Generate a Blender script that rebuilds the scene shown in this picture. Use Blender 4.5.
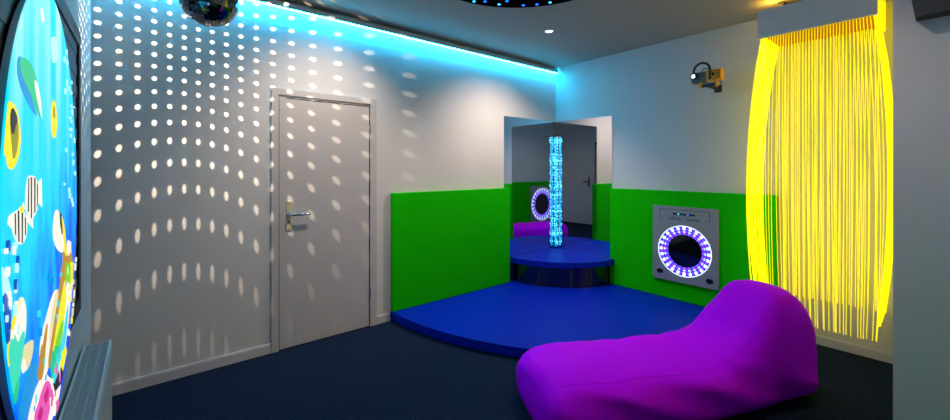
import bpy, bmesh, math, random
from mathutils import Vector, Matrix, noise
for o in list(bpy.data.objects): bpy.data.objects.remove(o)
S = bpy.context.scene; COL = S.collection
PI = math.pi; R = math.radians
random.seed(7)

# ---------------- camera, world, exposure, room lights ----------------
cam = bpy.data.objects.new('camera', bpy.data.cameras.new('camera')); COL.objects.link(cam)
cam.location = (-4.12, -3.31, 1.40); cam.rotation_euler = (R(90), 0, -math.atan2(.639, .769))
cam.data.sensor_width = 36; cam.data.lens = 36*397/950; cam.data.shift_y = -42/950; cam.data.clip_start = .02
S.camera = cam
S.view_settings.view_transform = 'Standard'; S.view_settings.look = 'None'
S.view_settings.exposure = 0; S.view_settings.gamma = 1; S.view_settings.use_curve_mapping = False
W = bpy.data.worlds.new('world'); S.world = W; W.use_nodes = True
W.node_tree.nodes['Background'].inputs[0].default_value = (.01, .01, .012, 1)

def lamp(name, kind, loc, energy, color=(1, 1, 1), rot=(0, 0, 0), **kw):
    l = bpy.data.lights.new(name, kind); l.energy = energy; l.color = color
    for k, v in kw.items(): setattr(l, k, v)
    o = bpy.data.objects.new(name, l); COL.objects.link(o); o.location = loc; o.rotation_euler = rot
    return o
WARM = (1, .82, .68)
# downlights recessed in the ceiling (their trims are built below)
DOWN = [(-1.17, -.86), (-3.0, -.95), (-2.0, -2.75), (-3.45, -2.75)]  # the last two are out of view, added as warm fill
AIM = [(16, 122), (38, 88), (0, 155), (0, 125)]          # tilt towards the long wall, cone
DPOW = [125, 82, 33, 18]
for (x, y), p, (tl, cn) in zip(DOWN, DPOW, AIM):
    lamp('downlight_beam', 'SPOT', (x, y, 2.67), p, WARM, (R(tl), 0, 0), spot_size=R(cn), spot_blend=1, shadow_soft_size=.03)

# ---------------- helpers ----------------
def lin(c): return tuple(((v/255+.055)/1.055)**2.4 if v/255 > .04045 else v/255/12.92 for v in c)
def mat(name, rgb, rough=.6, metal=0, emit=None, es=1, bump=0, bscale=200, spec=.5, var=0, vscale=3, trans=0, coat=0, srgb=True):
    m = bpy.data.materials.new(name); m.use_nodes = True; nt = m.node_tree; b = nt.nodes['Principled BSDF']
    c = lin(rgb) if srgb else rgb
    b.inputs['Base Color'].default_value = (*c, 1); b.inputs['Roughness'].default_value = rough
    b.inputs['Metallic'].default_value = metal; b.inputs['Specular IOR Level'].default_value = spec
    b.inputs['Transmission Weight'].default_value = trans; b.inputs['Coat Weight'].default_value = coat
    if emit:
        b.inputs['Emission Color'].default_value = (*lin(emit), 1); b.inputs['Emission Strength'].default_value = es
    tc = nt.nodes.new('ShaderNodeTexCoord')
    if bump:
        n = nt.nodes.new('ShaderNodeTexNoise'); n.inputs['Scale'].default_value = bscale; n.inputs['Detail'].default_value = 3
        bp = nt.nodes.new('ShaderNodeBump'); bp.inputs['Strength'].default_value = bump; bp.inputs['Distance'].default_value = .003
        nt.links.new(tc.outputs['Object'], n.inputs['Vector']); nt.links.new(n.outputs['Fac'], bp.inputs['Height'])
        nt.links.new(bp.outputs['Normal'], b.inputs['Normal'])
    if var:
        n = nt.nodes.new('ShaderNodeTexNoise'); n.inputs['Scale'].default_value = vscale; n.inputs['Detail'].default_value = 4
        r = nt.nodes.new('ShaderNodeValToRGB'); r.color_ramp.elements[0].position = .3; r.color_ramp.elements[1].position = .7
        r.color_ramp.elements[0].color = (*[v*(1-var) for v in c], 1); r.color_ramp.elements[1].color = (*[min(1, v*(1+var)) for v in c], 1)
        nt.links.new(tc.outputs['Object'], n.inputs['Vector']); nt.links.new(n.outputs['Fac'], r.inputs['Fac'])
        nt.links.new(r.outputs['Color'], b.inputs['Base Color'])
    return m
M = {
 'wall': mat('white_wall_paint', (205, 203, 203), .85, bump=.15, bscale=90, var=.02, spec=.2),
 'ceil': mat('ceiling_paint', (165, 163, 156), .9, bump=.2, bscale=60, spec=.1),
 'door': mat('door_paint', (186, 184, 186), .5, bump=.05, bscale=40, spec=.3),
 'trim': mat('trim_paint', (196, 196, 200), .4),
 'gap': mat('shadow_gap', (18, 18, 20), .9),
 'green': mat('green_vinyl', (18, 186, 0), .6, bump=.12, bscale=250, spec=.05),
 'blue': mat('blue_vinyl', (0, 32, 165), .42, bump=.08, bscale=300, spec=.12),
 'mirror': mat('acrylic_mirror', (226, 226, 232), .01, metal=1),
 'black': mat('black_plastic', (10, 10, 12), .35),
 'gloss': mat('black_gloss_acrylic', (6, 6, 10), .04, spec=.9, coat=.5),
 'chrome': mat('chrome', (215, 215, 222), .12, metal=1),
 'plate': mat('cream_plate', (214, 204, 160), .35, metal=.3),
 'dark': mat('dark_grey_metal', (46, 46, 50), .5),
 'unit': mat('charcoal_casing', (52, 52, 54), .6),
 'frame': mat('window_frame_paint', (30, 31, 38), .5),
 'blind': mat('grey_blind', (140, 140, 150), .8, bump=.3, bscale=40),
 'steel': mat('brushed_steel', (158, 160, 165), .38, metal=.35, bump=.05, bscale=60),
 'header': mat('header_board', (235, 228, 226), .55, bump=.05),
 'rad': mat('radiator_enamel', (205, 200, 196), .65, spec=.2),
 'purple': mat('purple_vinyl', (212, 0, 255), .6, bump=.25, bscale=160, spec=.04),
 'orange': mat('orange_enamel', (245, 165, 10), .45),
 'ink': mat('dark_ink', (30, 30, 36), .6),
 'yellowglow': mat('yellow_fibre_glow', (250, 230, 0), .5, emit=(255, 236, 4), es=1.15),
 'yellowend': mat('strand_light_on_end', (250, 220, 0), .5, emit=(255, 228, 10), es=.9),  # yellow strand light on the header end, given as emission
 'cyan': mat('cyan_led', (200, 255, 255), .5, emit=(28, 196, 255), es=88.0),
 'channel': mat('led_channel', (200, 215, 225), .5),
 'bulb': mat('lamp_glow', (255, 250, 240), .5, emit=(255, 246, 235), es=4),
 'lens': mat('lens_glow', (255, 255, 255), .2, emit=(245, 250, 255), es=2.5),
 'starblue': mat('star_blue', (20, 80, 255), .5, emit=(20, 110, 255), es=2.2),
 'starcy': mat('star_cyan', (20, 200, 255), .5, emit=(50, 205, 255), es=2.2),
 'ledw': mat('led_white', (255, 255, 255), .5, emit=(225, 240, 255), es=1.3),
 'ledb': mat('led_blue', (30, 60, 255), .5, emit=(40, 120, 255), es=1.3),
 'ledd': mat('led_deep_blue', (30, 40, 255), .5, emit=(40, 40, 255), es=1.2),
 'ledg': mat('led_dim_blue', (10, 10, 120), .5, emit=(30, 30, 190), es=.9),
 'ledm': mat('led_magenta', (220, 50, 255), .5, emit=(200, 60, 240), es=1.2),
 'bubble': mat('glowing_bubble', (200, 250, 255), .3, emit=(120, 232, 255), es=2.6),
 'water': mat('lit_water', (0, 140, 200), .3, emit=(0, 165, 225), es=1.0),
 'tile': mat('mirror_tile', (120, 122, 130), .03, metal=1),
 'ballcore': mat('ball_core', (8, 8, 10), .5),
 'cable': mat('grey_cable', (60, 60, 62), .6),
}
# carpet: dark navy with pale flecks
def carpet_mat():
    m = mat('navy_carpet', (24, 40, 66), .95, spec=.05); nt = m.node_tree; b = nt.nodes['Principled BSDF']
    tc = nt.nodes.new('ShaderNodeTexCoord')
    n = nt.nodes.new('ShaderNodeTexNoise'); n.inputs['Scale'].default_value = 130; n.inputs['Detail'].default_value = 4
    r = nt.nodes.new('ShaderNodeValToRGB'); e = r.color_ramp.elements
    e[0].position = .38; e[0].color = (*lin((8, 15, 30)), 1); e[1].position = .72; e[1].color = (*lin((40, 56, 82)), 1)
    nt.links.new(tc.outputs['Object'], n.inputs['Vector']); nt.links.new(n.outputs['Fac'], r.inputs['Fac']); nt.links.new(r.outputs['Color'], b.inputs['Base Color'])
    bp = nt.nodes.new('ShaderNodeBump'); bp.inputs['Strength'].default_value = .6; bp.inputs['Distance'].default_value = .006
    nt.links.new(n.outputs['Fac'], bp.inputs['Height']); nt.links.new(bp.outputs['Normal'], b.inputs['Normal'])
    return m
M['carpet'] = carpet_mat()

def obj(name, bm, m, parent=None, smooth=False, kind=None):
    bmesh.ops.recalc_face_normals(bm, faces=bm.faces)
    me = bpy.data.meshes.new(name); bm.to_mesh(me); bm.free()
    for x in (m if isinstance(m, (list, tuple)) else [m]): me.materials.append(x)
    if smooth:
        for p in me.polygons: p.use_smooth = True
    o = bpy.data.objects.new(name, me); COL.objects.link(o)
    if parent: o.parent = parent
    if kind: o['kind'] = kind
    return o
def tag(o, label, cat, group=None):
    o['label'] = label; o['category'] = cat
    if group: o['group'] = group
    return o
def thing(name, label, cat, loc=(0, 0, 0), rz=0, group=None):
    o = bpy.data.objects.new(name, None); COL.objects.link(o); o.location = loc; o.rotation_euler = (0, 0, rz)
    o.empty_display_size = .1
    return tag(o, label, cat, group)
def struct(name, bm, m, parent=None): return obj(name, bm, m, parent, kind=None if parent else 'structure')
def box(bm, x0, x1, y0, y1, z0, z1, bev=0, mi=0):
    r = bmesh.ops.create_cube(bm, size=1, matrix=Matrix.LocRotScale(Vector(((x0+x1)/2, (y0+y1)/2, (z0+z1)/2)), None, Vector((abs(x1-x0), abs(y1-y0), abs(z1-z0)))))
    vs = r['verts']; fs = set(f for v in vs for f in v.link_faces)
    for f in fs: f.material_index = mi
    if bev:
        es = set(e for v in vs for e in v.link_edges)
        bmesh.ops.bevel(bm, geom=list(es), offset=bev, segments=3, profile=.7, affect='EDGES')
    return bm
def B(*a, **k): return box(bmesh.new(), *a, **k)
def cyl(bm, p0, p1, r0, r1=None, seg=20, caps=True):
    p0 = Vector(p0); p1 = Vector(p1); d = p1-p0; r1 = r0 if r1 is None else r1
    rot = d.to_track_quat('Z', 'Y').to_matrix().to_4x4()
    bmesh.ops.create_cone(bm, cap_ends=caps, segments=seg, radius1=r0, radius2=r1, depth=d.length, matrix=Matrix.Translation((p0+p1)/2) @ rot)
    return bm
def tube(bm, pts, r, seg=8):
    pts = [Vector(p) for p in pts]; rings = []
    for i, p in enumerate(pts):
        d = (pts[min(i+1, len(pts)-1)]-pts[max(i-1, 0)]).normalized()
        a = d.cross(Vector((.31, .2, .93))).normalized(); b = d.cross(a)
        rr = r[i] if isinstance(r, (list, tuple)) else r
        rings.append([bm.verts.new(p+a*rr*math.cos(t*2*PI/seg)+b*rr*math.sin(t*2*PI/seg)) for t in range(seg)])
    for A, Bq in zip(rings, rings[1:]):
        for k in range(seg): bm.faces.new((A[k], A[(k+1) % seg], Bq[(k+1) % seg], Bq[k]))
    bm.faces.new(rings[0][::-1]); bm.faces.new(rings[-1])
    return bm
def prism(bm, poly, z0, z1, bev=0, mi=0):
    lo = [bm.verts.new((x, y, z0)) for x, y in poly]; hi = [bm.verts.new((x, y, z1)) for x, y in poly]; n = len(poly)
    fs = [bm.faces.new(lo[::-1]), bm.faces.new(hi)]
    for i in range(n): fs.append(bm.faces.new((lo[i], lo[(i+1) % n], hi[(i+1) % n], hi[i])))
    for f in fs: f.material_index = mi
    if bev:
        es = [e for e in fs[1].edges]
        bmesh.ops.bevel(bm, geom=es, offset=bev, segments=4, profile=.7, affect='EDGES')
    return bm
def place(o, loc=(0, 0, 0)): o.location = loc; return o

# ---------------- the room ----------------
X0, Y0, H = -4.37, -3.60, 2.70
T = .12
struct('floor', B(X0-T, T, Y0-T, T, -.1, 0), M['carpet'])
struct('ceiling', B(X0-T, T, Y0-T, T, H, H+.1), M['ceil'])
struct('wall_back', B(X0-T, T, 0, T, 0, H), M['wall'])
struct('wall_right', B(0, T, Y0-T, 0, 0, H), M['wall'])
struct('wall_left', B(X0-T, X0, Y0-T, 0, 0, H), M['wall'])
struct('wall_front', B(X0, 0, Y0-T, Y0, 0, H), M['wall'])
struct('wall_corner', B(-1.20, 0, Y0, -3.116, 0, H), M['wall'])
def skirt(name, x0, x1, y0, y1, ax):
    bm = B(x0, x1, y0, y1, 0, .062)
    if ax == 'y': box(bm, x0, x1, y0+.004, y1, .062, .070)
    else: box(bm, x0+.004, x1, y0, y1, .062, .070)
    return struct(name, bm, M['trim'])
skirt('baseboard_left_of_door', X0, -3.385, -.016, 0, 'y'); skirt('baseboard_right_of_door', -2.525, -2.395, -.016, 0, 'y')
skirt('baseboard_right', -.012, 0, -3.11, -2.38, 'x')

# door in the long wall
dr = struct('door_1', box(box(B(-3.385, -3.335, -.022, 0, 0, 2.01), -2.59, -2.53, -.022, 0, 0, 2.01), -3.335, -2.59, -.022, 0, 1.962, 2.01), M['door'])
obj('door_leaf', B(-3.330, -2.597, -.014, -.001, .006, 1.950, bev=.003), M['door'], dr)
obj('shadow_gap', box(box(B(-3.28, -2.60, -.0150, -.0145, 1.938, 1.9455), -3.3345, -3.3305, -.018, -.001, .01, 1.95), -2.5965, -2.5915, -.018, -.001, .01, 1.95), M['gap'], dr)
def handle_set(parent, sx, plate_m, lever_m):
    # local frame: plate centred at origin in the xz plane, facing -y, lever pointing +x*sx
    bm = B(-.020, .020, -.008, 0, -.115, .115, bev=.006)
    p = obj('handle_plate', bm, plate_m, parent); 
    kb = bmesh.new()
    for z in (-.098, .098): cyl(kb, (0, -.0095, z), (0, -.006, z), .004, seg=10)
    cyl(kb, (0, -.0095, -.045), (0, -.006, -.045), .008, seg=12); box(kb, -.003, .003, -.0095, -.006, -.065, -.045)
    obj('keyhole_and_screws', kb, M['gap'], p)
    bm = tube(bmesh.new(), [(0, -.006, .01), (0, -.045, .01), (sx*.006, -.056, .01), (sx*.03, -.060, .01), (sx*.09, -.060, .009), (sx*.135, -.057, .008), (sx*.142, -.052, .008)], [.014, .013, .013, .012, .0115, .011, .007], 14)
    l = obj('lever', bm, lever_m, parent, smooth=True)
    cyl_b = cyl(bmesh.new(), (0, -.014, .01), (0, -.007, .01), .017, seg=20); obj('lever_rose', cyl_b, lever_m, l)
    return p, l
p, l = handle_set(dr, 1, M['plate'], M['chrome'])
for o in (p, l): o.location = (-3.262, -.014, 1.03)
p['label'] = 'cream handle plate'; l['label'] = 'chrome lever'
for z in (.25, 1.70):
    obj('hinge', cyl(bmesh.new(), (-2.592, -.020, z), (-2.592, -.020, z+.08), .007, seg=10), M['chrome'], dr)

# second door, on the left wall behind the camera (seen in the corner mirror)
d2 = struct('door_2', box(box(B(X0, X0+.03, -2.36, -2.30, 0, 2.52), X0, X0+.03, -3.40, -3.34, 0, 2.52), X0, X0+.03, -3.34, -2.36, 2.46, 2.52), M['door'])
obj('door_leaf', B(X0, X0+.016, -3.335, -2.365, .006, 2.455, bev=.003), M['door'], d2)
pb = B(X0+.016, X0+.024, -2.48, -2.44, .93, 1.17, bev=.003); obj('handle_plate', pb, M['black'], d2)
lb = tube(bmesh.new(), [(X0+.02, -2.46, 1.06), (X0+.07, -2.46, 1.06), (X0+.075, -2.50, 1.06), (X0+.075, -2.60, 1.06)], .013, 10); obj('lever', lb, M['black'], d2)

# window behind the porthole picture
w = struct('window_1', box(box(box(B(X0, X0+.018, -.75, -.69, .74, 2.03), X0, X0+.018, -2.35, -2.29, .74, 2.03), X0, X0+.018, -2.29, -.75, 1.965, 2.03), X0, X0+.018, -2.29, -.75, .74, .80), M['frame'])
bm = bmesh.new()
for k in range(24): box(bm, X0+.001, X0+.007+.003*(k % 2), -2.29, -.75, .80+k*.0486, .80+(k+1)*.0486)
obj('roller_blind', bm, M['blind'], w)
struct('window_sill', B(X0, X0+.026, -2.36, -.66, .70, .738, bev=.005), M['trim'], w)

# cyan LED strip along the back wall at the ceiling
t = thing('led_strip_light', 'cyan LED strip glowing in its channel along the top of the long wall', 'light strip', (-2.19, 0, 2.62))
obj('channel', box(B(-2.16, 2.17, -.056, -.001, .046, .052), -2.16, 2.17, -.056, -.052, .005, .052), M['channel'], t)  # front lip added to shield the room from the strip's light
obj('diffuser', box(bmesh.new(), -2.16, 2.17, -.048, -.030, -.001, .016), M['cyan'], t)
for k in range(9): obj('clip', box(bmesh.new(), -2.1+k*.52, -2.08+k*.52, -.046, -.001, .020, .046), M['channel'], t)

# ceiling downlight trims
for k, (x, y) in enumerate(DOWN):
    lab = ['small round white downlight in the ceiling above the blue corner platform', 'small round downlight in the ceiling in front of the grey door',
           'added unseen fill downlight in the ceiling above the foot of the purple lounger', 'added unseen fill downlight in the ceiling beside the second door'][k]
    t = thing('downlight', lab, 'ceiling light', (x, y, H), 0, 'recessed downlights')
    bm = bmesh.new(); n = 28; prof = [(.032, -.004), (.046, -.006), (.050, -.002), (.050, 0), (.032, 0)]
    rings = [[bm.verts.new((r_*math.cos(i*2*PI/n), r_*math.sin(i*2*PI/n), z_)) for i in range(n)] for r_, z_ in prof]
    for a in range(len(prof)):
        A_, B_ = rings[a], rings[(a+1) % len(prof)]
        for i in range(n): bm.faces.new((A_[i], A_[(i+1) % n], B_[(i+1) % n], B_[i]))
    obj('trim_ring', bm, M['chrome'], t, smooth=True)
    obj('lamp_face', cyl(bmesh.new(), (0, 0, -.003), (0, 0, 0), .0315, seg=24), M['bulb'], t)

# starry ceiling panel
t = thing('star_ceiling_panel', 'round black ceiling panel with tiny blue fibre optic stars', 'ceiling panel', (-2.30, -1.62, H))
obj('disc', cyl(bmesh.new(), (0, 0, -.012), (0, 0, 0), .73, seg=96), mat('black_felt', (7, 7, 9), .95, spec=0), t)
random.seed(4); stars = [(.134, .673), (.2, .62), (.325, .506), (.6, .31), (.55, .40), (.48, .48), (.32, .59)]
while len(stars) < 96:
    a = random.uniform(0, 2*PI); rr = .70*math.sqrt(random.random()); q = (rr*math.cos(a), rr*math.sin(a))
    if all((q[0]-s[0])**2+(q[1]-s[1])**2 > .045**2 for s in stars): stars.append(q)
sm = {}
for i, (a, b) in enumerate(stars):
    mk = 'starcy' if i % 3 == 0 else 'starblue'
    if mk not in sm:
        bm = bmesh.new(); bmesh.ops.create_icosphere(bm, subdivisions=1, radius=.014); bmesh.ops.scale(bm, vec=(1, 1, .5), verts=bm.verts)
        sm[mk] = obj('star_light', bm, M[mk], t); sm[mk].location = (a, b, -.013)
    else:
        c = sm[mk].copy(); COL.objects.link(c); c.parent = t; c.location = (a, b, -.013)

# mirrored corner
tag(obj('corner_mirror', B(-.94, -.001, -.006, -.001, .087, 2.0), M['mirror']), 'tall corner mirror on the long wall, left of the glowing bubble tube', 'mirror', 'corner mirrors')
tag(obj('corner_mirror', B(-.006, -.001, -.815, -.007, .087, 2.0), M['mirror']), 'tall corner mirror right of the bubble tube, reflecting the grey door', 'mirror', 'corner mirrors')

# blue corner platform
def sector(r, n=72, x0=-.001, y0=-.001, a0=180, a1=270): return [(x0, y0)]+[(x0+r*math.cos(R(a0+(a1-a0)*i/n)), y0+r*math.sin(R(a0+(a1-a0)*i/n))) for i in range(n+1)]
t = thing('corner_platform', 'low blue padded quarter-round platform filling the mirrored corner', 'platform', (0, 0, 0))
obj('padding', prism(bmesh.new(), sector(2.385), .012, .085, bev=.012), M['blue'], t)
obj('plinth', prism(bmesh.new(), sector(2.375), 0, .012), M['black'], t)

# green wall padding
tag(obj('wall_pad', B(-2.385, -.885, -.050, -.007, .086, 1.170, bev=.008), M['green']), 'green padded wall panel right of the grey door', 'wall padding', 'green wall padding')
tag(obj('wall_pad', B(-.050, -.001, -2.365, -.815, .086, 1.170, bev=.008), M['green']), 'green padded wall panel behind the round light tunnel, beside the fibre curtain', 'wall padding', 'green wall padding')
tag(obj('wall_pad', B(-4.36, -1.25, Y0+.001, Y0+.05, .002, 1.05, bev=.008), M['green']), 'long green padded wall panel seen only in the corner mirror', 'wall padding', 'green wall padding')

# bubble tube bench
t = thing('corner_bench', 'quarter-round bench with blue padded top and glossy black front under the bubble tube', 'bench', (0, 0, .086))
obj('padded_top', prism(bmesh.new(), sector(.865, x0=-.008, y0=-.008), .225, .285, bev=.014), M['blue'], t)
obj('front_panel', prism(bmesh.new(), sector(.80, x0=-.009, y0=-.009), 0, .225), M['gloss'], t)
for a in (187.5, 205, 231, 247, 262.5):
    x, y = .803*math.cos(R(a)), .803*math.sin(R(a)); bm = bmesh.new()
    bmesh.ops.create_cube(bm, size=1, matrix=Matrix.Translation((x-.009, y-.009, .1125)) @ Matrix.Rotation(R(a), 4, 'Z') @ Matrix.Diagonal((.006, .028, .224, 1)))
    obj('front_post', bm, M['dark'], t)

# bubble tube
TX, TY = -.044, -.042
t = thing('bubble_tube', 'clear tube of glowing cyan bubbles standing on the corner bench', 'bubble tube', (TX, TY, .372))
glass = bpy.data.materials.new('clear_acrylic'); glass.use_nodes = True; nt = glass.node_tree; nt.nodes.clear()
out = nt.nodes.new('ShaderNodeOutputMaterial'); mx = nt.nodes.new('ShaderNodeMixShader'); tr = nt.nodes.new('ShaderNodeBsdfTransparent'); gl = nt.nodes.new('ShaderNodeBsdfGlossy')
lw = nt.nodes.new('ShaderNodeLayerWeight'); lw.inputs[0].default_value = .25; gl.inputs['Roughness'].default_value = .03; tr.inputs[0].default_value = (.93, .98, 1, 1)
nt.links.new(lw.outputs['Fresnel'], mx.inputs[0]); nt.links.new(tr.outputs[0], mx.inputs[1]); nt.links.new(gl.outputs[0], mx.inputs[2]); nt.links.new(mx.outputs[0], out.inputs[0])
obj('clear_tube', cyl(bmesh.new(), (0, 0, 0), (0, 0, 1.47), .033, seg=40, caps=False), glass, t, smooth=True)
obj('lit_water', cyl(bmesh.new(), (0, 0, .02), (0, 0, 1.42), .014, seg=24), M['water'], t, smooth=True)
bm = bmesh.new(); random.seed(3)
for k in range(250):
    a = random.uniform(0, 2*PI); rr = random.uniform(.014, .027); s = random.choice([.003, .004, .005, .0065])
    bmesh.ops.create_icosphere(bm, subdivisions=1, radius=s, matrix=Matrix.Translation((rr*math.cos(a), rr*math.sin(a), random.uniform(.03, 1.43))))
obj('bubbles', bm, M['bubble'], t, kind='stuff')
bm = bmesh.new(); cyl(bm, (0, 0, 0), (0, 0, .022), .035, seg=36); obj('base_collar', bm, M['blue'], t)
obj('bracket', box(bmesh.new(), -.17, -.031, -.004, .004, 1.425, 1.433), M['chrome'], t)

# infinity light tunnels
def text_mesh(s, size, ext=.0006):
    c = bpy.data.curves.new('lettering', 'FONT'); c.body = s; c.size = size; c.extrude = ext; c.align_x = 'CENTER'; c.align_y = 'CENTER'
    o = bpy.data.objects.new('tmp', c); COL.objects.link(o); dg = bpy.context.evaluated_depsgraph_get(); dg.update()
    me = bpy.data.meshes.new_from_object(o.evaluated_get(dg)); bpy.data.objects.remove(o); return me
def tunnel(loc, rz, label, w_, h_, cz, ro, detail=True):
    # local frame: panel in the xz plane facing -y, z measured from panel centre
    t = thing('infinity_tunnel_panel', label, 'light panel', loc, rz, 'infinity tunnel panels')
    n = 64; bm = bmesh.new()   # plate with a round hole
    th = .022; corners = [(-w_/2, -h_/2), (w_/2, -h_/2), (w_/2, h_/2), (-w_/2, h_/2)]
    def edge_pt(a):
        c, s = math.cos(a), math.sin(a); cand = []
        if c > 1e-6: cand.append((w_/2)/c)
        if c < -1e-6: cand.append((-w_/2)/c)
        if s > 1e-6: cand.append((h_/2-cz)/s)
        if s < -1e-6: cand.append((-h_/2-cz)/s)
        k = min(cand); return (c*k, cz+s*k)
    angs = [2*PI*i/n for i in range(n)]
    for cx_, cy_ in corners: angs.append(math.atan2(cy_-cz, cx_) % (2*PI))
    angs = sorted(angs); N = len(angs)
    fi = [bm.verts.new((ro*math.cos(a), -th, cz+ro*math.sin(a))) for a in angs]
    fo = [bm.verts.new((edge_pt(a)[0], -th, edge_pt(a)[1])) for a in angs]
    bo = [bm.verts.new((v.co.x, 0, v.co.z)) for v in fo]
    bi = [bm.verts.new((v.co.x, 0, v.co.z)) for v in fi]
    for i in range(N):
        j = (i+1) % N
        for q in ((fi[i], fi[j], fo[j], fo[i]), (fo[i], fo[j], bo[j], bo[i]), (fi[i], bi[i], bi[j], fi[j])): bm.faces.new(q)
    face = obj('steel_plate', bm, M['steel'], t)
    obj('dark_glass', cyl(bmesh.new(), (0, -.0012, cz), (0, 0, cz), ro, seg=64), M['gloss'], t)
    def ring(r0, r1, y, m, name, count=None, duty=.5, phase=0, par=None):
        bm = bmesh.new()
        if not count:
            A = 96
            for i in range(A):
                a, b = 2*PI*i/A, 2*PI*(i+1)/A
                q = [bm.verts.new((r_*math.cos(g), yy, cz+r_*math.sin(g))) for yy in (y, y+.003) for r_, g in ((r0, a), (r1, a), (r1, b), (r0, b))]
                for f in ((0, 1, 2, 3), (7, 6, 5, 4), (1, 5, 6, 2), (0, 3, 7, 4)): bm.faces.new([q[k] for k in f])
            bmesh.ops.remove_doubles(bm, verts=bm.verts, dist=1e-5)
        else:
            for i in range(count):
                a = 2*PI*(i+phase)/count; da = PI/count*duty
                q = [bm.verts.new((r_*math.cos(g), yy, cz+r_*math.sin(g))) for yy in (y, y+.003) for r_, g in ((r0, a-da), (r1, a-da), (r1, a+da), (r0, a+da))]
                for f in ((0, 1, 2, 3), (7, 6, 5, 4), (0, 4, 5, 1), (1, 5, 6, 2), (2, 6, 7, 3), (3, 7, 4, 0)): bm.faces.new([q[k] for k in f])
        return obj(name, bm, m, par or t)
    ring(ro*.972, ro*1.0, -.024, M['ledw'], 'glowing_rim')
    steps = [.95, .885, .83, .78, .735, .695, .66, .635]
    for k in range(len(steps)-1):
        mm = ['ledw', 'ledw', 'ledb', 'ledw', 'ledb', 'ledm', 'ledb'][k]
        ring(ro*steps[k+1], ro*steps[k], -.016+.0018*k, M[mm], 'led_ring', 24, .46-.02*k, 0)
    for k in range(len(steps)-1):
        ring(ro*steps[k+1], ro*steps[k], -.014+.0018*k, M['ledg'], 'led_glow_ring')
        ring(ro*(steps[k+1]+.012), ro*steps[k], -.0155+.0018*k, M['ledm' if k in (1, 3, 5) else 'ledd'], 'led_ring', 24, .26, .5)
    if detail:
        top = h_/2
        bm = bmesh.new()   # inlaid outline around the controls, open at the bottom
        for a in ((-.235, .235, top-.033, top-.029), (-.235, -.231, top-.118, top-.029), (.231, .235, top-.118, top-.029), (-.235, -.20, top-.122, top-.118), (.20, .235, top-.122, top-.118)):
            box(bm, a[0], a[1], -th-.0012, -th+.001, a[2], a[3])
        obj('control_outline', bm, M['ink'], t)
        sl = obj('control_slot', box(bmesh.new(), -.105, .105, -th-.002, -th+.001, top-.082, top-.062), M['dark'], t)
        for k in range(6):
            obj('indicator', cyl(bmesh.new(), (-.08+k*.03, -th-.005, top-.072), (-.08+k*.03, -th-.001, top-.072), .0075, seg=12), [M['black'], M['starcy'], M['black'], M['ink'], M['starblue'], M['black']][k], sl)
        for s, x in (('infinity', -.085), ('tunnel', .085)):
            me = text_mesh(s, .046); me.materials.append(M['ink']); o = bpy.data.objects.new('lettering', me); COL.objects.link(o); o.parent = t
            o.location = (x, -th-.0004, top-.118); o.rotation_euler = (R(90), 0, 0)
        for x, z in ((-.232, -.292), (.232, -.302)):
            bm = bmesh.new(); cyl(bm, (0, 0, 0), (0, -.006, 0), .028, seg=24); bmesh.ops.scale(bm, vec=(1.15, 1, .85), verts=bm.verts)
            o = obj('push_button', bm, M['black'], t); o.location = (x, -th+.0005, z)
        for x in (-w_/2+.012, w_/2-.012):
            for z in (-h_/2+.012, h_/2-.012):
                obj('screw', cyl(bmesh.new(), (x, -th-.002, z), (x, -th+.001, z), .005, seg=10), M['chrome'], t)
    return t
tunnel((-.0515, -1.630, .645), R(-90), 'square steel panel with a ring of blue lights, mounted on the green padding', .61, .745, -.060, .25)
tunnel((-3.85, Y0+.0515, .47), R(180), 'round light tunnel on the far wall, visible only as a reflection in the corner mirror', .92, .93, -.01, .42, detail=False)

# ---------------- fibre optic curtain ----------------
HX, HY0, HY1, HZ0, HZ1 = -.50, -3.00, -2.35, 2.39, 2.60
t = thing('fibre_optic_curtain', 'glowing yellow fibre optic strands hanging from a grey header box at right', 'fibre optic curtain', (0, 0, HZ0))
h = box(bmesh.new(), HX, HX+.016, HY0, HY1, 0, HZ1-HZ0); box(h, HX+.016, -.001, HY1-.016, HY1, 0, HZ1-HZ0); box(h, HX+.016, -.001, HY0+.016, HY1-.016, HZ1-HZ0-.016, HZ1-HZ0)
obj('header_box', h, M['header'], t)
obj('strand_lit_end_panel', box(bmesh.new(), HX+.016, -.001, HY0, HY0+.016, 0, HZ1-HZ0), M['yellowend'], t)  # no lamp: the strands' light on this end is put in as emission
obj('underside_board', box(bmesh.new(), HX+.016, -.001, HY0+.016, HY1-.016, .03, .04), mat('orange_lit_board', (205, 130, 30), .6), t)  # orange light falling on the dark underside is put into its colour
for y in (-2.45, -2.9): obj('ceiling_bracket', box(bmesh.new(), -.3, -.2, y-.02, y+.02, HZ1-HZ0, H-HZ0), M['dark'], t)
lamp('fibre_illuminator_glow', 'POINT', (-.36, -2.42, 2.655), 1.3, (1, .58, .05), shadow_soft_size=.03)
def strand(x, y, ox, oy, zb, r, sl):
    L = HZ0+.028-zb; n = 9; pts = []
    for i in range(n+1):
        f = i/n; b = math.sin(PI*min(1, f*.93))**.8 if 0 < f else 0
        pts.append((x+ox*b+sl[0]*f, y+oy*b+sl[1]*f, .028-L*f))
    return obj('fibre_strand', tube(bmesh.new(), pts, r, 5), M['yellowglow'], t)
random.seed(11); J = lambda s: random.uniform(-s, s)
nf = 38
for i in range(nf):
    y = HY1-.025+(HY0+.045-HY1)*i/(nf-1); e = abs(2*i/(nf-1)-1)**3*(1 if i < nf/2 else -1)
    strand(HX+.03, y, -.03, .05*e, .275+J(.004), .0019, (J(.01), J(.012)-.01))
nb = 28
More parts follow.
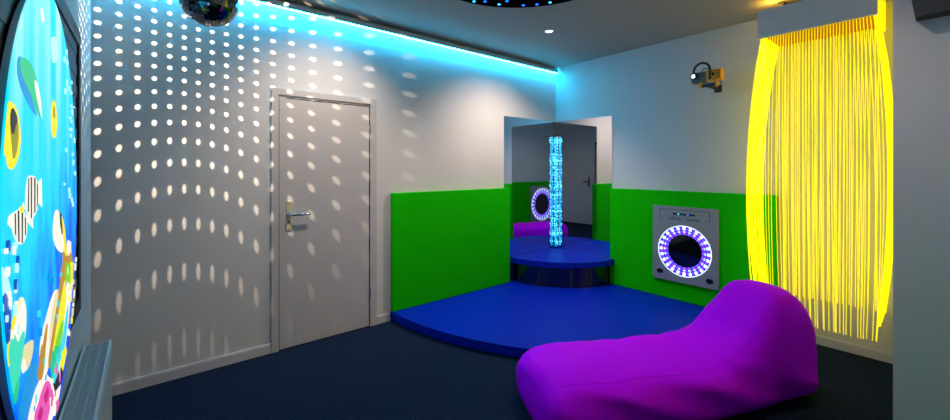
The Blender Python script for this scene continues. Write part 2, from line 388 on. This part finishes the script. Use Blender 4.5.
for i in range(nb):
    y = HY1-.03+(HY0+.06-HY1)*i/(nb-1)
    strand(-.035, y, 0, 0, .36+J(.006), .0016, (J(.006), J(.028)+.012))
for i in range(19):
    x = HX+.03+(.44)*i/18; strand(x, HY1-.024+J(.004), -.02, .085+J(.012), .35+J(.02), .0048, (J(.006), J(.01)+.03))
for i in range(15):
    x = HX+.03+(.44)*i/14; strand(x, HY0+.020, -.005, -.070+J(.008), .36+J(.02), .0040, (J(.005), J(.006)))

# ---------------- projector on the right wall ----------------
t = thing('effect_projector', 'small orange and grey effect projector in a black yoke high on the wall', 'projector', (0, -1.93, 2.205))
obj('front_housing', box(bmesh.new(), -.33, -.25, .010, .128, -.043, .047, bev=.008), mat('grey_enamel', (105, 102, 98), .5), t)
ob = obj('orange_housing', box(bmesh.new(), -.33, -.25, -.112, .010, -.041, .052, bev=.006), M['orange'], t)
bm = bmesh.new()
for i in range(5):
    for j in range(4): cyl(bm, (-.3312, -.070-i*.008, -.02+j*.018), (-.329, -.070-i*.008, -.02+j*.018), .0035, seg=8)
obj('vent_holes', bm, M['gap'], ob)
obj('fan_vent', cyl(bmesh.new(), (-.334, -.052, .012), (-.329, -.052, .012), .012, seg=16), M['black'], ob)
lb = cyl(bmesh.new(), (-.355, .100, .012), (-.325, .095, .012), .024, .022, 24); ln = obj('lens_barrel', lb, M['black'], t)
obj('lens', cyl(bmesh.new(), (-.3575, .1006, .012), (-.3555, .1002, .012), .016, seg=20), M['lens'], ln)
bm = bmesh.new(); n = 22; pr = []
for i in range(n+1):
    a = PI*i/n; pr.append((.035+.066*math.cos(a), .050+.070*math.sin(a)))
pr = [(.101, .02)]+pr+[(-.031, -.03)]
tube(bm, [(-.345, a, b) for a, b in pr], .010, 8)
obj('yoke', bm, M['black'], t)
obj('cable', tube(bmesh.new(), [(-.29, .06, .045), (-.28, .05, .08), (-.24, .02, .09), (-.17, 0, .05), (-.08, -.01, .0), (-.004, -.01, -.02)], .004, 8), M['black'], t)
for y in (.055, -.075): obj('leg', box(bmesh.new(), -.325, -.305, y-.010, y+.010, -.098, -.041), M['orange'], t)
obj('mounting_plate', box(bmesh.new(), -.31, -.305, -.065, .045, -.092, -.058), M['dark'], t)
obj('wall_arm', box(box(bmesh.new(), -.305, -.004, .01, .03, -.080, -.060), -.010, -.001, -.01, .05, -.10, -.03), M['dark'], t)

# ---------------- mirror ball and its pin spot ----------------
BX, BY, BZ, BR = -3.868, -.875, 2.262, .130
t = thing('mirror_ball', 'mirrored disco ball hanging from the ceiling above the left wall', 'disco ball', (BX, BY, BZ))
bm = bmesh.new(); bmesh.ops.create_uvsphere(bm, u_segments=40, v_segments=24, radius=BR-.002); obj('core', bm, M['ballcore'], t, smooth=True)
bm = bmesh.new(); random.seed(5); nr = 26
for i in range(1, nr):
    la = -PI/2+PI*i/nr; cnt = max(6, int(2*PI*BR*math.cos(la)/(PI*BR/nr)))
    for j in range(cnt):
        lo_ = 2*PI*(j+.5*(i % 2))/cnt; nrm = Vector((math.cos(la)*math.cos(lo_), math.cos(la)*math.sin(lo_), math.sin(la)))
        q = (nrm+Vector((J(.04), J(.04), J(.04)))).normalized().to_track_quat('Z', 'Y').to_matrix().to_4x4()
        s = PI*BR/nr*.90
        bmesh.ops.create_cube(bm, size=1, matrix=Matrix.Translation(nrm*BR) @ q @ Matrix.Diagonal((s, s, .0018, 1)))
obj('mirror_tiles', bm, M['tile'], t)
obj('top_cap', cyl(bmesh.new(), (0, 0, BR-.004), (0, 0, BR+.02), .022, seg=20), M['dark'], t)
obj('motor', box(cyl(bmesh.new(), (0, 0, H-BZ-.06), (0, 0, H-BZ), .035, seg=24), -.02, .02, -.02, .02, H-BZ-.075, H-BZ-.06), M['black'], t)
obj('cord', cyl(bmesh.new(), (0, 0, BR+.018), (0, 0, H-BZ-.07), .003, seg=8), M['black'], t)
# the beams the ball throws: a point lamp at its wall side whose output is broken into one beam per facet
dl = lamp('mirror_ball_beams', 'POINT', (-3.93, -.742, 2.28), 150, (1, .82, .62), shadow_soft_size=.004)
dl.data.use_nodes = True; nt = dl.data.node_tree; em = nt.nodes['Emission']
def math_(op, a, b=None, c=None):
    n = nt.nodes.new('ShaderNodeMath'); n.operation = op
    for i, v in enumerate((a, b, c)):
        if v is None: continue
        if isinstance(v, (int, float)): n.inputs[i].default_value = v
        else: nt.links.new(v, n.inputs[i])
    return n.outputs[0]
tc = nt.nodes.new('ShaderNodeTexCoord'); sp = nt.nodes.new('ShaderNodeSeparateXYZ'); nt.links.new(tc.outputs['Normal'], sp.inputs[0])
az = math_('ARCTAN2', sp.outputs[0], sp.outputs[1])            # 0 towards +y, positive towards +x
hz = math_('SQRT', math_('ADD', math_('MULTIPLY', sp.outputs[0], sp.outputs[0]), math_('MULTIPLY', sp.outputs[1], sp.outputs[1])))
el = math_('ARCTAN2', sp.outputs[2], hz)
def cell(v, step, off):
    f = math_('FRACT', math_('ADD', math_('DIVIDE', math_('ADD', v, R(-off)), R(step)), 100.5))
    return math_('SUBTRACT', f, .5)
ca = cell(az, 6.0, 1.0); ce = cell(el, 5.4, 0.0)
rad = math_('SQRT', math_('ADD', math_('MULTIPLY', ca, ca), math_('MULTIPLY', ce, ce)))
mr = nt.nodes.new('ShaderNodeMapRange'); mr.inputs[1].default_value = .175; mr.inputs[2].default_value = .135; mr.inputs[3].default_value = 0; mr.inputs[4].default_value = 1
nt.links.new(rad, mr.inputs[0])
fw = nt.nodes.new('ShaderNodeMapRange'); fw.interpolation_type = 'SMOOTHSTEP'; fw.inputs[1].default_value = .23; fw.inputs[2].default_value = .46; nt.links.new(sp.outputs[1], fw.inputs[0])   # only the facets facing the pin spot throw a beam
nt.links.new(math_('MULTIPLY', mr.outputs[0], fw.outputs[0]), em.inputs['Strength'])

# ---------------- underwater porthole picture ----------------
def porthole_mats():
    m = bpy.data.materials.new('backlit_sea'); m.use_nodes = True; nt = m.node_tree; b = nt.nodes['Principled BSDF']
    tc = nt.nodes.new('ShaderNodeTexCoord'); sp = nt.nodes.new('ShaderNodeSeparateXYZ'); nt.links.new(tc.outputs['Object'], sp.inputs[0])
    n1 = nt.nodes.new('ShaderNodeTexNoise'); n1.inputs['Scale'].default_value = 5; n1.inputs['Detail'].default_value = 6
    mp = nt.nodes.new('ShaderNodeMapping'); mp.inputs['Scale'].default_value = (1, 3, 1); nt.links.new(tc.outputs['Object'], mp.inputs[0]); nt.links.new(mp.outputs[0], n1.inputs['Vector'])
    def mth(op, a, b_):
        k = nt.nodes.new('ShaderNodeMath'); k.operation = op
        for i, v in enumerate((a, b_)):
            if isinstance(v, (int, float)): k.inputs[i].default_value = v
            else: nt.links.new(v, k.inputs[i])
        return k.outputs[0]
    # depth runs down and to the right of the picture
    d = mth('ADD', mth('MULTIPLY', sp.outputs[2], .80), mth('MULTIPLY', sp.outputs[1], -.34))
    d = mth('ADD', d, mth('MULTIPLY', mth('SUBTRACT', n1.outputs['Fac'], .5), .75)); d = mth('ADD', d, .5)
    r = nt.nodes.new('ShaderNodeValToRGB'); cr = r.color_ramp; e = cr.elements
    e[0].position = .0; e[0].color = (*lin((0, 70, 225)), 1); e[1].position = 1.0; e[1].color = (*lin((10, 222, 250)), 1)
    for p_, c_ in ((.22, (0, 100, 245)), (.40, (0, 165, 250)), (.58, (10, 208, 248)), (.8, (8, 215, 245))):
        k = cr.elements.new(p_); k.color = (*lin(c_), 1)
    nt.links.new(d, r.inputs['Fac'])
    # pale shafts of light printed near the surface
    n2 = nt.nodes.new('ShaderNodeTexNoise'); n2.inputs['Scale'].default_value = 9; mp2 = nt.nodes.new('ShaderNodeMapping'); mp2.inputs['Scale'].default_value = (1, 1, .06)
    nt.links.new(tc.outputs['Object'], mp2.inputs[0]); nt.links.new(mp2.outputs[0], n2.inputs['Vector'])
    g = nt.nodes.new('ShaderNodeMapRange'); g.inputs[1].default_value = .05; g.inputs[2].default_value = .6; g.inputs[3].default_value = 0; g.inputs[4].default_value = 1
    nt.links.new(sp.outputs[2], g.inputs[0])
    s = nt.nodes.new('ShaderNodeMapRange'); s.inputs[1].default_value = .5; s.inputs[2].default_value = .68; nt.links.new(n2.outputs['Fac'], s.inputs[0])
    f = mth('MULTIPLY', g.outputs[0], s.outputs[0])
    mx = nt.nodes.new('ShaderNodeMix'); mx.data_type = 'RGBA'; nt.links.new(mth('MULTIPLY', f, .6), mx.inputs[0]); nt.links.new(r.outputs['Color'], mx.inputs[6]); mx.inputs[7].default_value = (*lin((215, 252, 250)), 1)
    nt.links.new(mx.outputs[2], b.inputs['Emission Color']); b.inputs['Emission Strength'].default_value = 1.15
    b.inputs['Specular IOR Level'].default_value = .1; b.inputs['Base Color'].default_value = (.0, .03, .06, 1); b.inputs['Roughness'].default_value = .4
    return m
PC = {'y': (255, 238, 0), 'o': (150, 150, 10), 'k': (20, 25, 45), 'b': (0, 150, 225), 'g': (30, 205, 140), 'w': (252, 246, 232), 'n': (190, 140, 40), 'l': (190, 248, 252),
      'd': (15, 85, 190), 't': (60, 225, 190), 's': (232, 222, 168), 'Y': (244, 240, 40), 'G': (120, 215, 30), 'c': (60, 220, 240), 'p': (235, 90, 185), 'q': (205, 20, 130)}
ITEMS = [(1,'y',[(-2.128,1.497),(-2.105,1.47),(-2.096,1.442),(-2.11,1.42),(-2.128,1.436),(-2.136,1.468)]),(2,'y',[(-2.096,1.539),(-2.058,1.538),(-2.018,1.523),(-1.996,1.493),(-1.985,1.462),(-2.007,1.425),(-2.048,1.399),(-2.077,1.396),(-2.1,1.408),(-2.105,1.437),(-2.114,1.47),(-2.118,1.507),(-2.114,1.526)]),(3,'o',[(-2.068,1.527),(-2.034,1.518),(-2.013,1.497),(-2.009,1.466),(-2.03,1.429),(-2.058,1.414),(-2.066,1.443),(-2.077,1.472),(-2.081,1.501)]),(4,'k',[(-2.068,1.528),(-2.034,1.518),(-2.018,1.502),(-2.038,1.49),(-2.054,1.469),(-2.074,1.472),(-2.083,1.501)]),(1,'y',[(-1.567,1.61),(-1.533,1.598),(-1.511,1.556),(-1.52,1.51),(-1.563,1.485),(-1.604,1.504),(-1.616,1.553),(-1.604,1.589)]),(2,'o',[(-1.58,1.588),(-1.551,1.581),(-1.555,1.551),(-1.588,1.555)]),(1,'b',[(-2.009,1.644),(-1.972,1.65),(-1.911,1.585),(-1.795,1.53),(-1.867,1.538),(-1.972,1.571),(-2.018,1.604)]),(2,'g',[(-2.0,1.646),(-1.9,1.658),(-1.844,1.64),(-1.807,1.616),(-1.769,1.58),(-1.749,1.524),(-1.795,1.54),(-1.867,1.572),(-1.942,1.594),(-1.991,1.613)]),(3,'w',[(-1.856,1.623),(-1.807,1.616),(-1.769,1.58),(-1.749,1.524),(-1.782,1.547),(-1.832,1.587)]),(1,'w',[(-1.807,1.359),(-1.755,1.373),(-1.769,1.336),(-1.749,1.295),(-1.807,1.318)]),(1,'w',[(-1.932,1.293),(-1.844,1.275),(-1.878,1.268),(-1.844,1.245),(-1.911,1.272),(-1.952,1.281)]),(2,'w',[(-1.922,1.379),(-1.878,1.383),(-1.82,1.375),(-1.795,1.343),(-1.801,1.297),(-1.867,1.272),(-1.932,1.29),(-1.942,1.335)]),(3,'k',[(-1.916,1.376),(-1.906,1.376),(-1.911,1.296),(-1.922,1.297)]),(3,'k',[(-1.89,1.378),(-1.876,1.378),(-1.878,1.278),(-1.89,1.279)]),(3,'k',[(-1.853,1.375),(-1.837,1.375),(-1.839,1.289),(-1.851,1.288)]),(3,'k',[(-1.82,1.364),(-1.807,1.354),(-1.812,1.303),(-1.82,1.298)]),(1,'w',[(-2.044,1.307),(-2.085,1.302),(-2.092,1.287),(-2.061,1.275)]),(1,'w',[(-1.972,1.308),(-1.962,1.323),(-1.942,1.305)]),(2,'w',[(-2.0,1.31),(-1.962,1.307),(-1.922,1.273),(-1.932,1.241),(-1.972,1.226),(-2.018,1.238),(-2.052,1.264),(-2.069,1.288),(-2.044,1.307)]),(3,'k',[(-2.044,1.303),(-2.034,1.304),(-2.032,1.255),(-2.041,1.26)]),(3,'k',[(-2.018,1.307),(-2.005,1.308),(-2.002,1.237),(-2.013,1.241)]),(3,'k',[(-1.983,1.306),(-1.97,1.305),(-1.972,1.231),(-1.982,1.232)]),(3,'k',[(-1.952,1.29),(-1.942,1.282),(-1.942,1.247),(-1.95,1.244)]),(4,'y',[(-2.0,1.312),(-1.972,1.314),(-1.962,1.3),(-1.991,1.3)]),(1,'w',[(-1.536,1.276),(-1.44,1.252),(-1.365,1.194),(-1.354,1.145),(-1.308,1.106),(-1.44,1.121),(-1.536,1.155),(-1.589,1.199),(-1.572,1.248)]),(2,'k',[(-1.47,1.261),(-1.43,1.248),(-1.398,1.198),(-1.419,1.174),(-1.46,1.218)]),(3,'y',[(-1.44,1.252),(-1.365,1.201),(-1.343,1.143),(-1.308,1.088),(-1.354,1.096),(-1.398,1.164),(-1.419,1.214)]),(1,'n',[(-1.419,1.121),(-1.354,1.131),(-1.234,1.12),(-1.167,1.064),(-1.181,1.006),(-1.259,1.0),(-1.354,1.0),(-1.46,1.017),(-1.44,1.071),(-1.376,1.08)]),(2,'w',[(-1.284,1.142),(-1.208,1.124),(-1.208,1.086),(-1.284,1.084),(-1.331,1.113)]),(1,'l',[(-2.151,1.209),(-2.122,1.2),(-2.092,1.178),(-2.069,1.148),(-2.056,1.124),(-2.085,1.131),(-2.108,1.153),(-2.13,1.143),(-2.144,1.112),(-2.158,1.108),(-2.164,1.189)]),(2,'d',[(-2.13,1.158),(-2.1,1.147),(-2.077,1.117),(-2.069,1.075),(-2.092,1.042),(-2.13,1.045),(-2.151,1.081),(-2.151,1.125)]),(3,'y',[(-1.981,1.116),(-2.009,1.105),(-2.061,1.083),(-2.085,1.05),(-2.115,1.02),(-2.126,0.985),(-2.1,0.983),(-2.069,1.034),(-2.044,1.074),(-2.0,1.103)]),(2,'w',[(-1.981,1.116),(-1.942,1.09),(-1.932,1.057),(-1.942,1.012),(-1.972,1.001),(-2.044,1.026),(-2.069,1.049),(-2.044,1.083),(-2.009,1.105)]),(4,'t',[(-2.077,1.051),(-2.052,1.06),(-2.018,1.017),(-1.981,1.033),(-1.952,1.029),(-1.962,0.998),(-1.991,0.961),(-2.009,0.924),(-2.035,0.897),(-2.065,0.885),(-2.096,0.923),(-2.122,0.984),(-2.111,1.023)]),(5,'g',[(-2.0,0.951),(-2.009,0.92),(-2.035,0.897),(-2.065,0.881),(-2.077,0.908),(-2.052,0.93)]),(1,'s',[(-1.911,0.987),(-1.856,0.978),(-1.856,0.954),(-1.878,0.932),(-1.922,0.925),(-1.972,0.94),(-1.972,0.978),(-1.952,0.994)]),(2,'w',[(-1.972,0.972),(-1.942,0.956),(-1.932,0.931),(-1.962,0.934),(-1.981,0.953)]),(1,'w',[(-1.518,1.027),(-1.48,0.976),(-1.536,0.935),(-1.589,0.899),(-1.638,0.843),(-1.699,0.815),(-1.769,0.839),(-1.782,0.923),(-1.755,0.953),(-1.669,0.991),(-1.605,1.018)]),(2,'s',[(-1.518,1.027),(-1.48,1.002),(-1.536,0.954),(-1.605,0.92),(-1.654,0.877),(-1.638,0.944),(-1.589,0.989)]),(3,'n',[(-1.699,0.963),(-1.669,0.962),(-1.699,0.907),(-1.742,0.854),(-1.769,0.849),(-1.755,0.913)]),(4,'n',[(-1.48,1.009),(-1.419,1.041),(-1.354,1.02),(-1.44,0.966),(-1.518,0.924),(-1.589,0.87),(-1.654,0.814),(-1.669,0.854),(-1.605,0.905)]),(5,'Y',[(-1.354,1.031),(-1.331,0.939),(-1.398,0.855),(-1.499,0.816),(-1.605,0.843),(-1.536,0.913),(-1.44,0.979)]),(6,'G',[(-1.419,0.901),(-1.387,0.872),(-1.46,0.825),(-1.554,0.83),(-1.572,0.864),(-1.499,0.886)]),(6,'w',[(-1.208,1.026),(-1.234,0.914),(-1.308,0.826),(-1.376,0.773),(-1.48,0.778),(-1.419,0.861),(-1.331,0.939),(-1.308,1.003)]),(7,'c',[(-1.284,0.926),(-1.308,0.855),(-1.376,0.786),(-1.46,0.77),(-1.499,0.791),(-1.419,0.845),(-1.354,0.893)]),(7,'Y',[(-1.234,1.054),(-1.167,1.042),(-1.181,0.957),(-1.234,0.914),(-1.259,0.993)]),(8,'G',[(-1.331,1.071),(-1.234,1.039),(-1.259,0.978),(-1.354,1.013)]),(8,'Y',[(-1.354,0.789),(-1.331,0.757),(-1.419,0.722),(-1.48,0.765),(-1.44,0.795)]),(9,'g',[(-1.572,0.861),(-1.48,0.829),(-1.536,0.786),(-1.605,0.777),(-1.622,0.819)]),(10,'c',[(-1.536,0.817),(-1.48,0.81),(-1.518,0.761),(-1.589,0.753),(-1.605,0.783)]),(8,'n',[(-1.769,0.931),(-1.714,0.921),(-1.728,0.871),(-1.769,0.836),(-1.807,0.857),(-1.782,0.896)]),(7,'w',[(-1.782,0.844),(-1.714,0.838),(-1.638,0.785),(-1.44,0.717),(-1.48,0.672),(-1.572,0.661),(-1.654,0.662),(-1.742,0.665),(-1.867,0.746),(-1.932,0.789),(-1.9,0.816),(-1.844,0.839)]),(8,'k',[(-1.46,0.757),(-1.398,0.72),(-1.46,0.699),(-1.572,0.721),(-1.605,0.76)]),(9,'p',[(-1.714,0.816),(-1.654,0.786),(-1.622,0.743),(-1.654,0.705),(-1.742,0.687),(-1.856,0.75),(-1.867,0.795),(-1.82,0.796),(-1.782,0.812)]),(10,'q',[(-1.699,0.793),(-1.669,0.764),(-1.714,0.75),(-1.755,0.785)]),(10,'q',[(-1.795,0.782),(-1.755,0.753),(-1.795,0.735),(-1.832,0.769)]),(0,'b',[(-1.911,0.93),(-1.844,0.919),(-1.795,0.88),(-1.844,0.844),(-1.932,0.812),(-2.009,0.85),(-1.972,0.888)]),(1,'w',[(-2.027,1.752),(-1.991,1.768),(-1.981,1.744),(-2.018,1.727),(-2.0,1.748)]),(1,'w',[(-1.769,1.818),(-1.742,1.832),(-1.714,1.808),(-1.742,1.792)]),(1,'l',[(-1.622,1.781),(-1.536,1.809),(-1.499,1.774),(-1.518,1.732),(-1.589,1.712),(-1.605,1.744)])]
PY, PZ, PA, PB = -1.59, 1.27, .55, .645
t = thing('porthole_light_panel', 'large round backlit picture of tropical fish and coral on the left wall', 'light panel', (X0, PY, PZ))
bm = bmesh.new(); n = 96
q0 = [bm.verts.new((.033, PA*math.cos(2*PI*i/n), PB*math.sin(2*PI*i/n))) for i in range(n)]; q1 = [bm.verts.new((.0365, v.co.y, v.co.z)) for v in q0]
for i in range(n): bm.faces.new((q0[i], q0[(i+1) % n], q1[(i+1) % n], q1[i]))
bm.faces.new(q0[::-1]); bm.faces.new(q1); obj('backlit_sea', bm, porthole_mats(), t)
bm = bmesh.new(); cyl(bm, (.0185, 0, 0), (.033, 0, 0), 1, seg=96); bmesh.ops.scale(bm, vec=(1, PA*.975, PB*.975), verts=bm.verts); obj('backing_frame', bm, M['blind'], t)
keys = list(PC); mats = []
for k in keys:
    m_ = mat('print_'+{'y': 'yellow', 'o': 'olive', 'k': 'navy', 'b': 'azure', 'g': 'sea_green', 'w': 'white', 'n': 'brown', 'l': 'foam', 'd': 'deep_blue', 't': 'turquoise', 's': 'sand', 'Y': 'lemon', 'G': 'lime', 'c': 'cyan', 'p': 'pink', 'q': 'crimson'}[k], tuple(v*.2 for v in PC[k]), .4, emit=PC[k], es=1.0)
    mats.append(m_)
def inside(a, b): 
    f = math.sqrt((a/PA)**2+(b/PB)**2); return (a, b) if f < .995 else (a/f*.995, b/f*.995)
def chaikin(P, it=2):
    for _ in range(it):
        Q = []
        for i in range(len(P)):
            a, b = P[i], P[(i+1) % len(P)]; Q += [(a[0]*.75+b[0]*.25, a[1]*.75+b[1]*.25), (a[0]*.25+b[0]*.75, a[1]*.25+b[1]*.75)]
        P = Q
    return P
bm = bmesh.new()
random.seed(21)
for k in range(110):      # flecks of light, coral polyps and sand printed in the picture
    reg = random.random()
    if reg < .25: a, b, ck, sz = random.uniform(-1.45, -1.10), random.uniform(1.25, 1.85), 'l', .006
    elif reg < .5: a, b, ck, sz = random.uniform(-1.32, -1.08), random.uniform(.80, 1.05), random.choice('nwYso'), .009
    elif reg < .7: a, b, ck, sz = random.uniform(-1.75, -1.45), random.uniform(.65, .80), random.choice('pqwp'), .010
    elif reg < .85: a, b, ck, sz = random.uniform(-2.12, -2.02), random.uniform(1.05, 1.25), random.choice('lwd'), .007
    else: a, b, ck, sz = random.uniform(-1.9, -1.4), random.uniform(.8, 1.1), random.choice('cb'), .007
    ww, hh = sz*random.uniform(.5, 1.2), sz*random.uniform(.8, 2.2)
    ITEMS.append((11, ck, [(a+ww*math.cos(g), b+hh*math.sin(g)) for g in [0, .9, 1.9, 2.8, 3.9, 5.0]]))
for ly, ck, pts in ITEMS:
    P = [inside(a-PY, b-PZ) for a, b in pts]
    if len(P) > 5: P = [inside(*q) for q in chaikin(P)]
    z0, z1 = .0366, .0370+.00035*(ly+1)
    lo_ = [bm.verts.new((z0, a, b)) for a, b in P]; hi_ = [bm.verts.new((z1, a, b)) for a, b in P]
    fs = [bm.faces.new(hi_)]+[bm.faces.new((lo_[i], lo_[(i+1) % len(P)], hi_[(i+1) % len(P)], hi_[i])) for i in range(len(P))]
    for f in fs: f.material_index = keys.index(ck)
bmesh.ops.triangulate(bm, faces=[f for f in bm.faces if len(f.verts) > 4])
obj('printed_fish_and_coral', bm, mats, t)

# ---------------- radiator ----------------
t = thing('radiator', 'white panel radiator with a perforated top grille below the round picture', 'radiator', (X0, 0, 0))
ya, yb, zt = -2.30, -.50, .500; xo = .115
f = box(bmesh.new(), xo-.010, xo, ya, yb, .06, zt+.004, bev=.003); box(f, .012, .020, ya, yb, .06, zt+.002)
k = 0; y = ya+.02
while y < yb-.03: box(f, xo, xo+.003, y, y+.018, .10, zt-.04); y += .036
obj('panel', f, M['rad'], t)
obj('end_panel', box(bmesh.new(), .020, xo-.010, yb-.006, yb, .06, zt), M['rad'], t); obj('end_panel', box(bmesh.new(), .020, xo-.010, ya, ya+.006, .06, zt), M['rad'], t)
g = bmesh.new(); y = ya+.01
while y < yb-.012: box(g, .021, xo-.011, y, y+.0065, zt-.008, zt-.003); y += .010
for x in (.042, .074): box(g, x, x+.004, ya+.006, yb-.006, zt-.0065, zt-.0025)
obj('top_grille', g, mat('grille_enamel', (172, 166, 162), .65, spec=.2), t)
obj('convector_core', box(bmesh.new(), .030, xo-.022, ya+.01, yb-.012, .08, zt-.05), M['dark'], t)
for y in (-2.0, -.8): obj('wall_bracket', box(bmesh.new(), .0005, .014, y-.02, y+.02, .12, zt-.06), M['dark'], t)
pv = tube(bmesh.new(), [(.06, yb-.03, .07), (.06, yb-.03, .0)], .009, 10); obj('pipe', pv, M['trim'], t)

# ---------------- dark unit on the right-hand pillar ----------------
t = thing('ventilation_unit', 'dark grey box with a pale slot high on the wall corner at far right', 'wall unit', (-1.20, -3.35, 2.12))
bm = bmesh.new()
pro = [(.155, 0), (.190, .25), (-.235, .25), (-.235, 0)]
a_ = [bm.verts.new((-.001, y, z)) for y, z in pro]; b_ = [bm.verts.new((-.10, y-(.0 if y < 0 else .0), z)) for y, z in pro]
bm.faces.new(a_); bm.faces.new(b_[::-1])
for i in range(4): bm.faces.new((a_[i], a_[(i+1) % 4], b_[(i+1) % 4], b_[i]))
obj('casing', bm, M['unit'], t)
obj('slot', box(bmesh.new(), -.103, -.099, -.20, .055, .045, .062), mat('pale_slot', (120, 120, 122), .5), t)

# ---------------- purple lounger ----------------
E_ = Vector((.894, -.447, 0)); C0 = Vector((-1.705, -2.19, 0))
t = thing('bean_bag_lounger', 'long purple bean bag lounger with a raised back in front of the fibre curtain', 'lounger', C0, math.atan2(-.447, .894))
#        a     ztop  zbot  hw   top taper
prof = [(-.875, .15, .09, .04, 0), (-.870, .21, .05, .17, 0), (-.850, .255, .02, .25, 0), (-.80, .29, .0, .295, .02), (-.70, .305, 0, .315, .03), (-.50, .305, 0, .325, .04),
        (-.25, .30, 0, .325, .05), (0, .295, 0, .32, .06), (.20, .30, 0, .315, .10), (.32, .33, 0, .31, .16), (.42, .41, 0, .305, .24), (.50, .53, 0, .30, .32), (.56, .62, 0, .295, .36),
        (.61, .665, 0, .29, .37), (.68, .67, 0, .285, .36), (.75, .655, 0, .275, .32), (.81, .61, 0, .265, .25), (.86, .51, 0, .25, .16), (.895, .37, .01, .22, .08), (.915, .27, .04, .17, .03), (.92, .20, .08, .06, 0)]
def interp(a):
    for i in range(len(prof)-1):
        if prof[i][0] <= a <= prof[i+1][0]:
            f = (a-prof[i][0])/(prof[i+1][0]-prof[i][0])
            def cr(k):
                p0 = prof[max(i-1, 0)][k]; p1 = prof[i][k]; p2 = prof[i+1][k]; p3 = prof[min(i+2, len(prof)-1)][k]
                l_ = p1+(p2-p1)*f; h_ = .5*((2*p1)+(-p0+p2)*f+(2*p0-5*p1+4*p2-p3)*f*f+(-p0+3*p1-3*p2+p3)*f**3); return h_*.7+l_*.3
            return [cr(k) for k in range(1, 5)]
    return list(prof[-1][1:])
NA, NT = 110, 72; bm = bmesh.new(); rings = []; A0, A1 = prof[0][0], prof[-1][0]
def surf(a, th):
    zt_, zb_, hw_, tp = interp(a); c, s = math.cos(th), math.sin(th)
    bk = max(0, min(1, (a-.3)/.25)); pw = .60-.14*bk; y = hw_*math.copysign(abs(c)**pw, c); zz = math.copysign(abs(s)**(.52-.14*bk if s > 0 else .42), s)
    z = (zt_+zb_)/2+(zt_-zb_)/2*zz; k = max(0, zz)
    y *= 1-tp*((z-zb_)/max(.05, zt_-zb_))**2.0
    y *= 1+.06*math.sin(PI*min(1, max(0, (z-zb_)/max(.05, zt_-zb_))))-.03
    y -= .05*max(0, min(1, (z-.32)/.3))
    p = Vector((a, y, z))
    if .0 < z:
        w_ = noise.noise(Vector((a*3.2+z*4, y*5, z*3)))*.024+noise.noise(Vector((a*9+z*8, y*4, z*9)))*.010
        fold = .010*max(0, 1-abs(z-.19)/.16)*math.sin(a*13+z*30)*1.6 if y < 0 else 0
        p += Vector((0, -fold, w_*(1 if zz > .1 else .25)))
    p.z = max(p.z, .001); return p
for i in range(NA+1):
    u = i/NA; a = A0+(A1-A0)*(u-.045*math.sin(2*PI*u))
    rings.append([bm.verts.new(surf(a, 2*PI*k/NT)) for k in range(NT)])
for A_, B_ in zip(rings, rings[1:]):
    for k in range(NT): bm.faces.new((A_[k], A_[(k+1) % NT], B_[(k+1) % NT], B_[k]))
bm.faces.new(rings[0]); bm.faces.new(rings[-1])
obj('cover', bm, M['purple'], t, smooth=True)
for th in (R(52), R(128)):
    pts = []
    for i in range(8, 100):
        u = i/NA; a = A0+(A1-A0)*(u-.045*math.sin(2*PI*u)); p_ = surf(a, th); pts.append(p_)
    obj('seam', tube(bmesh.new(), pts, .0022, 6), M['purple'], t, smooth=True)
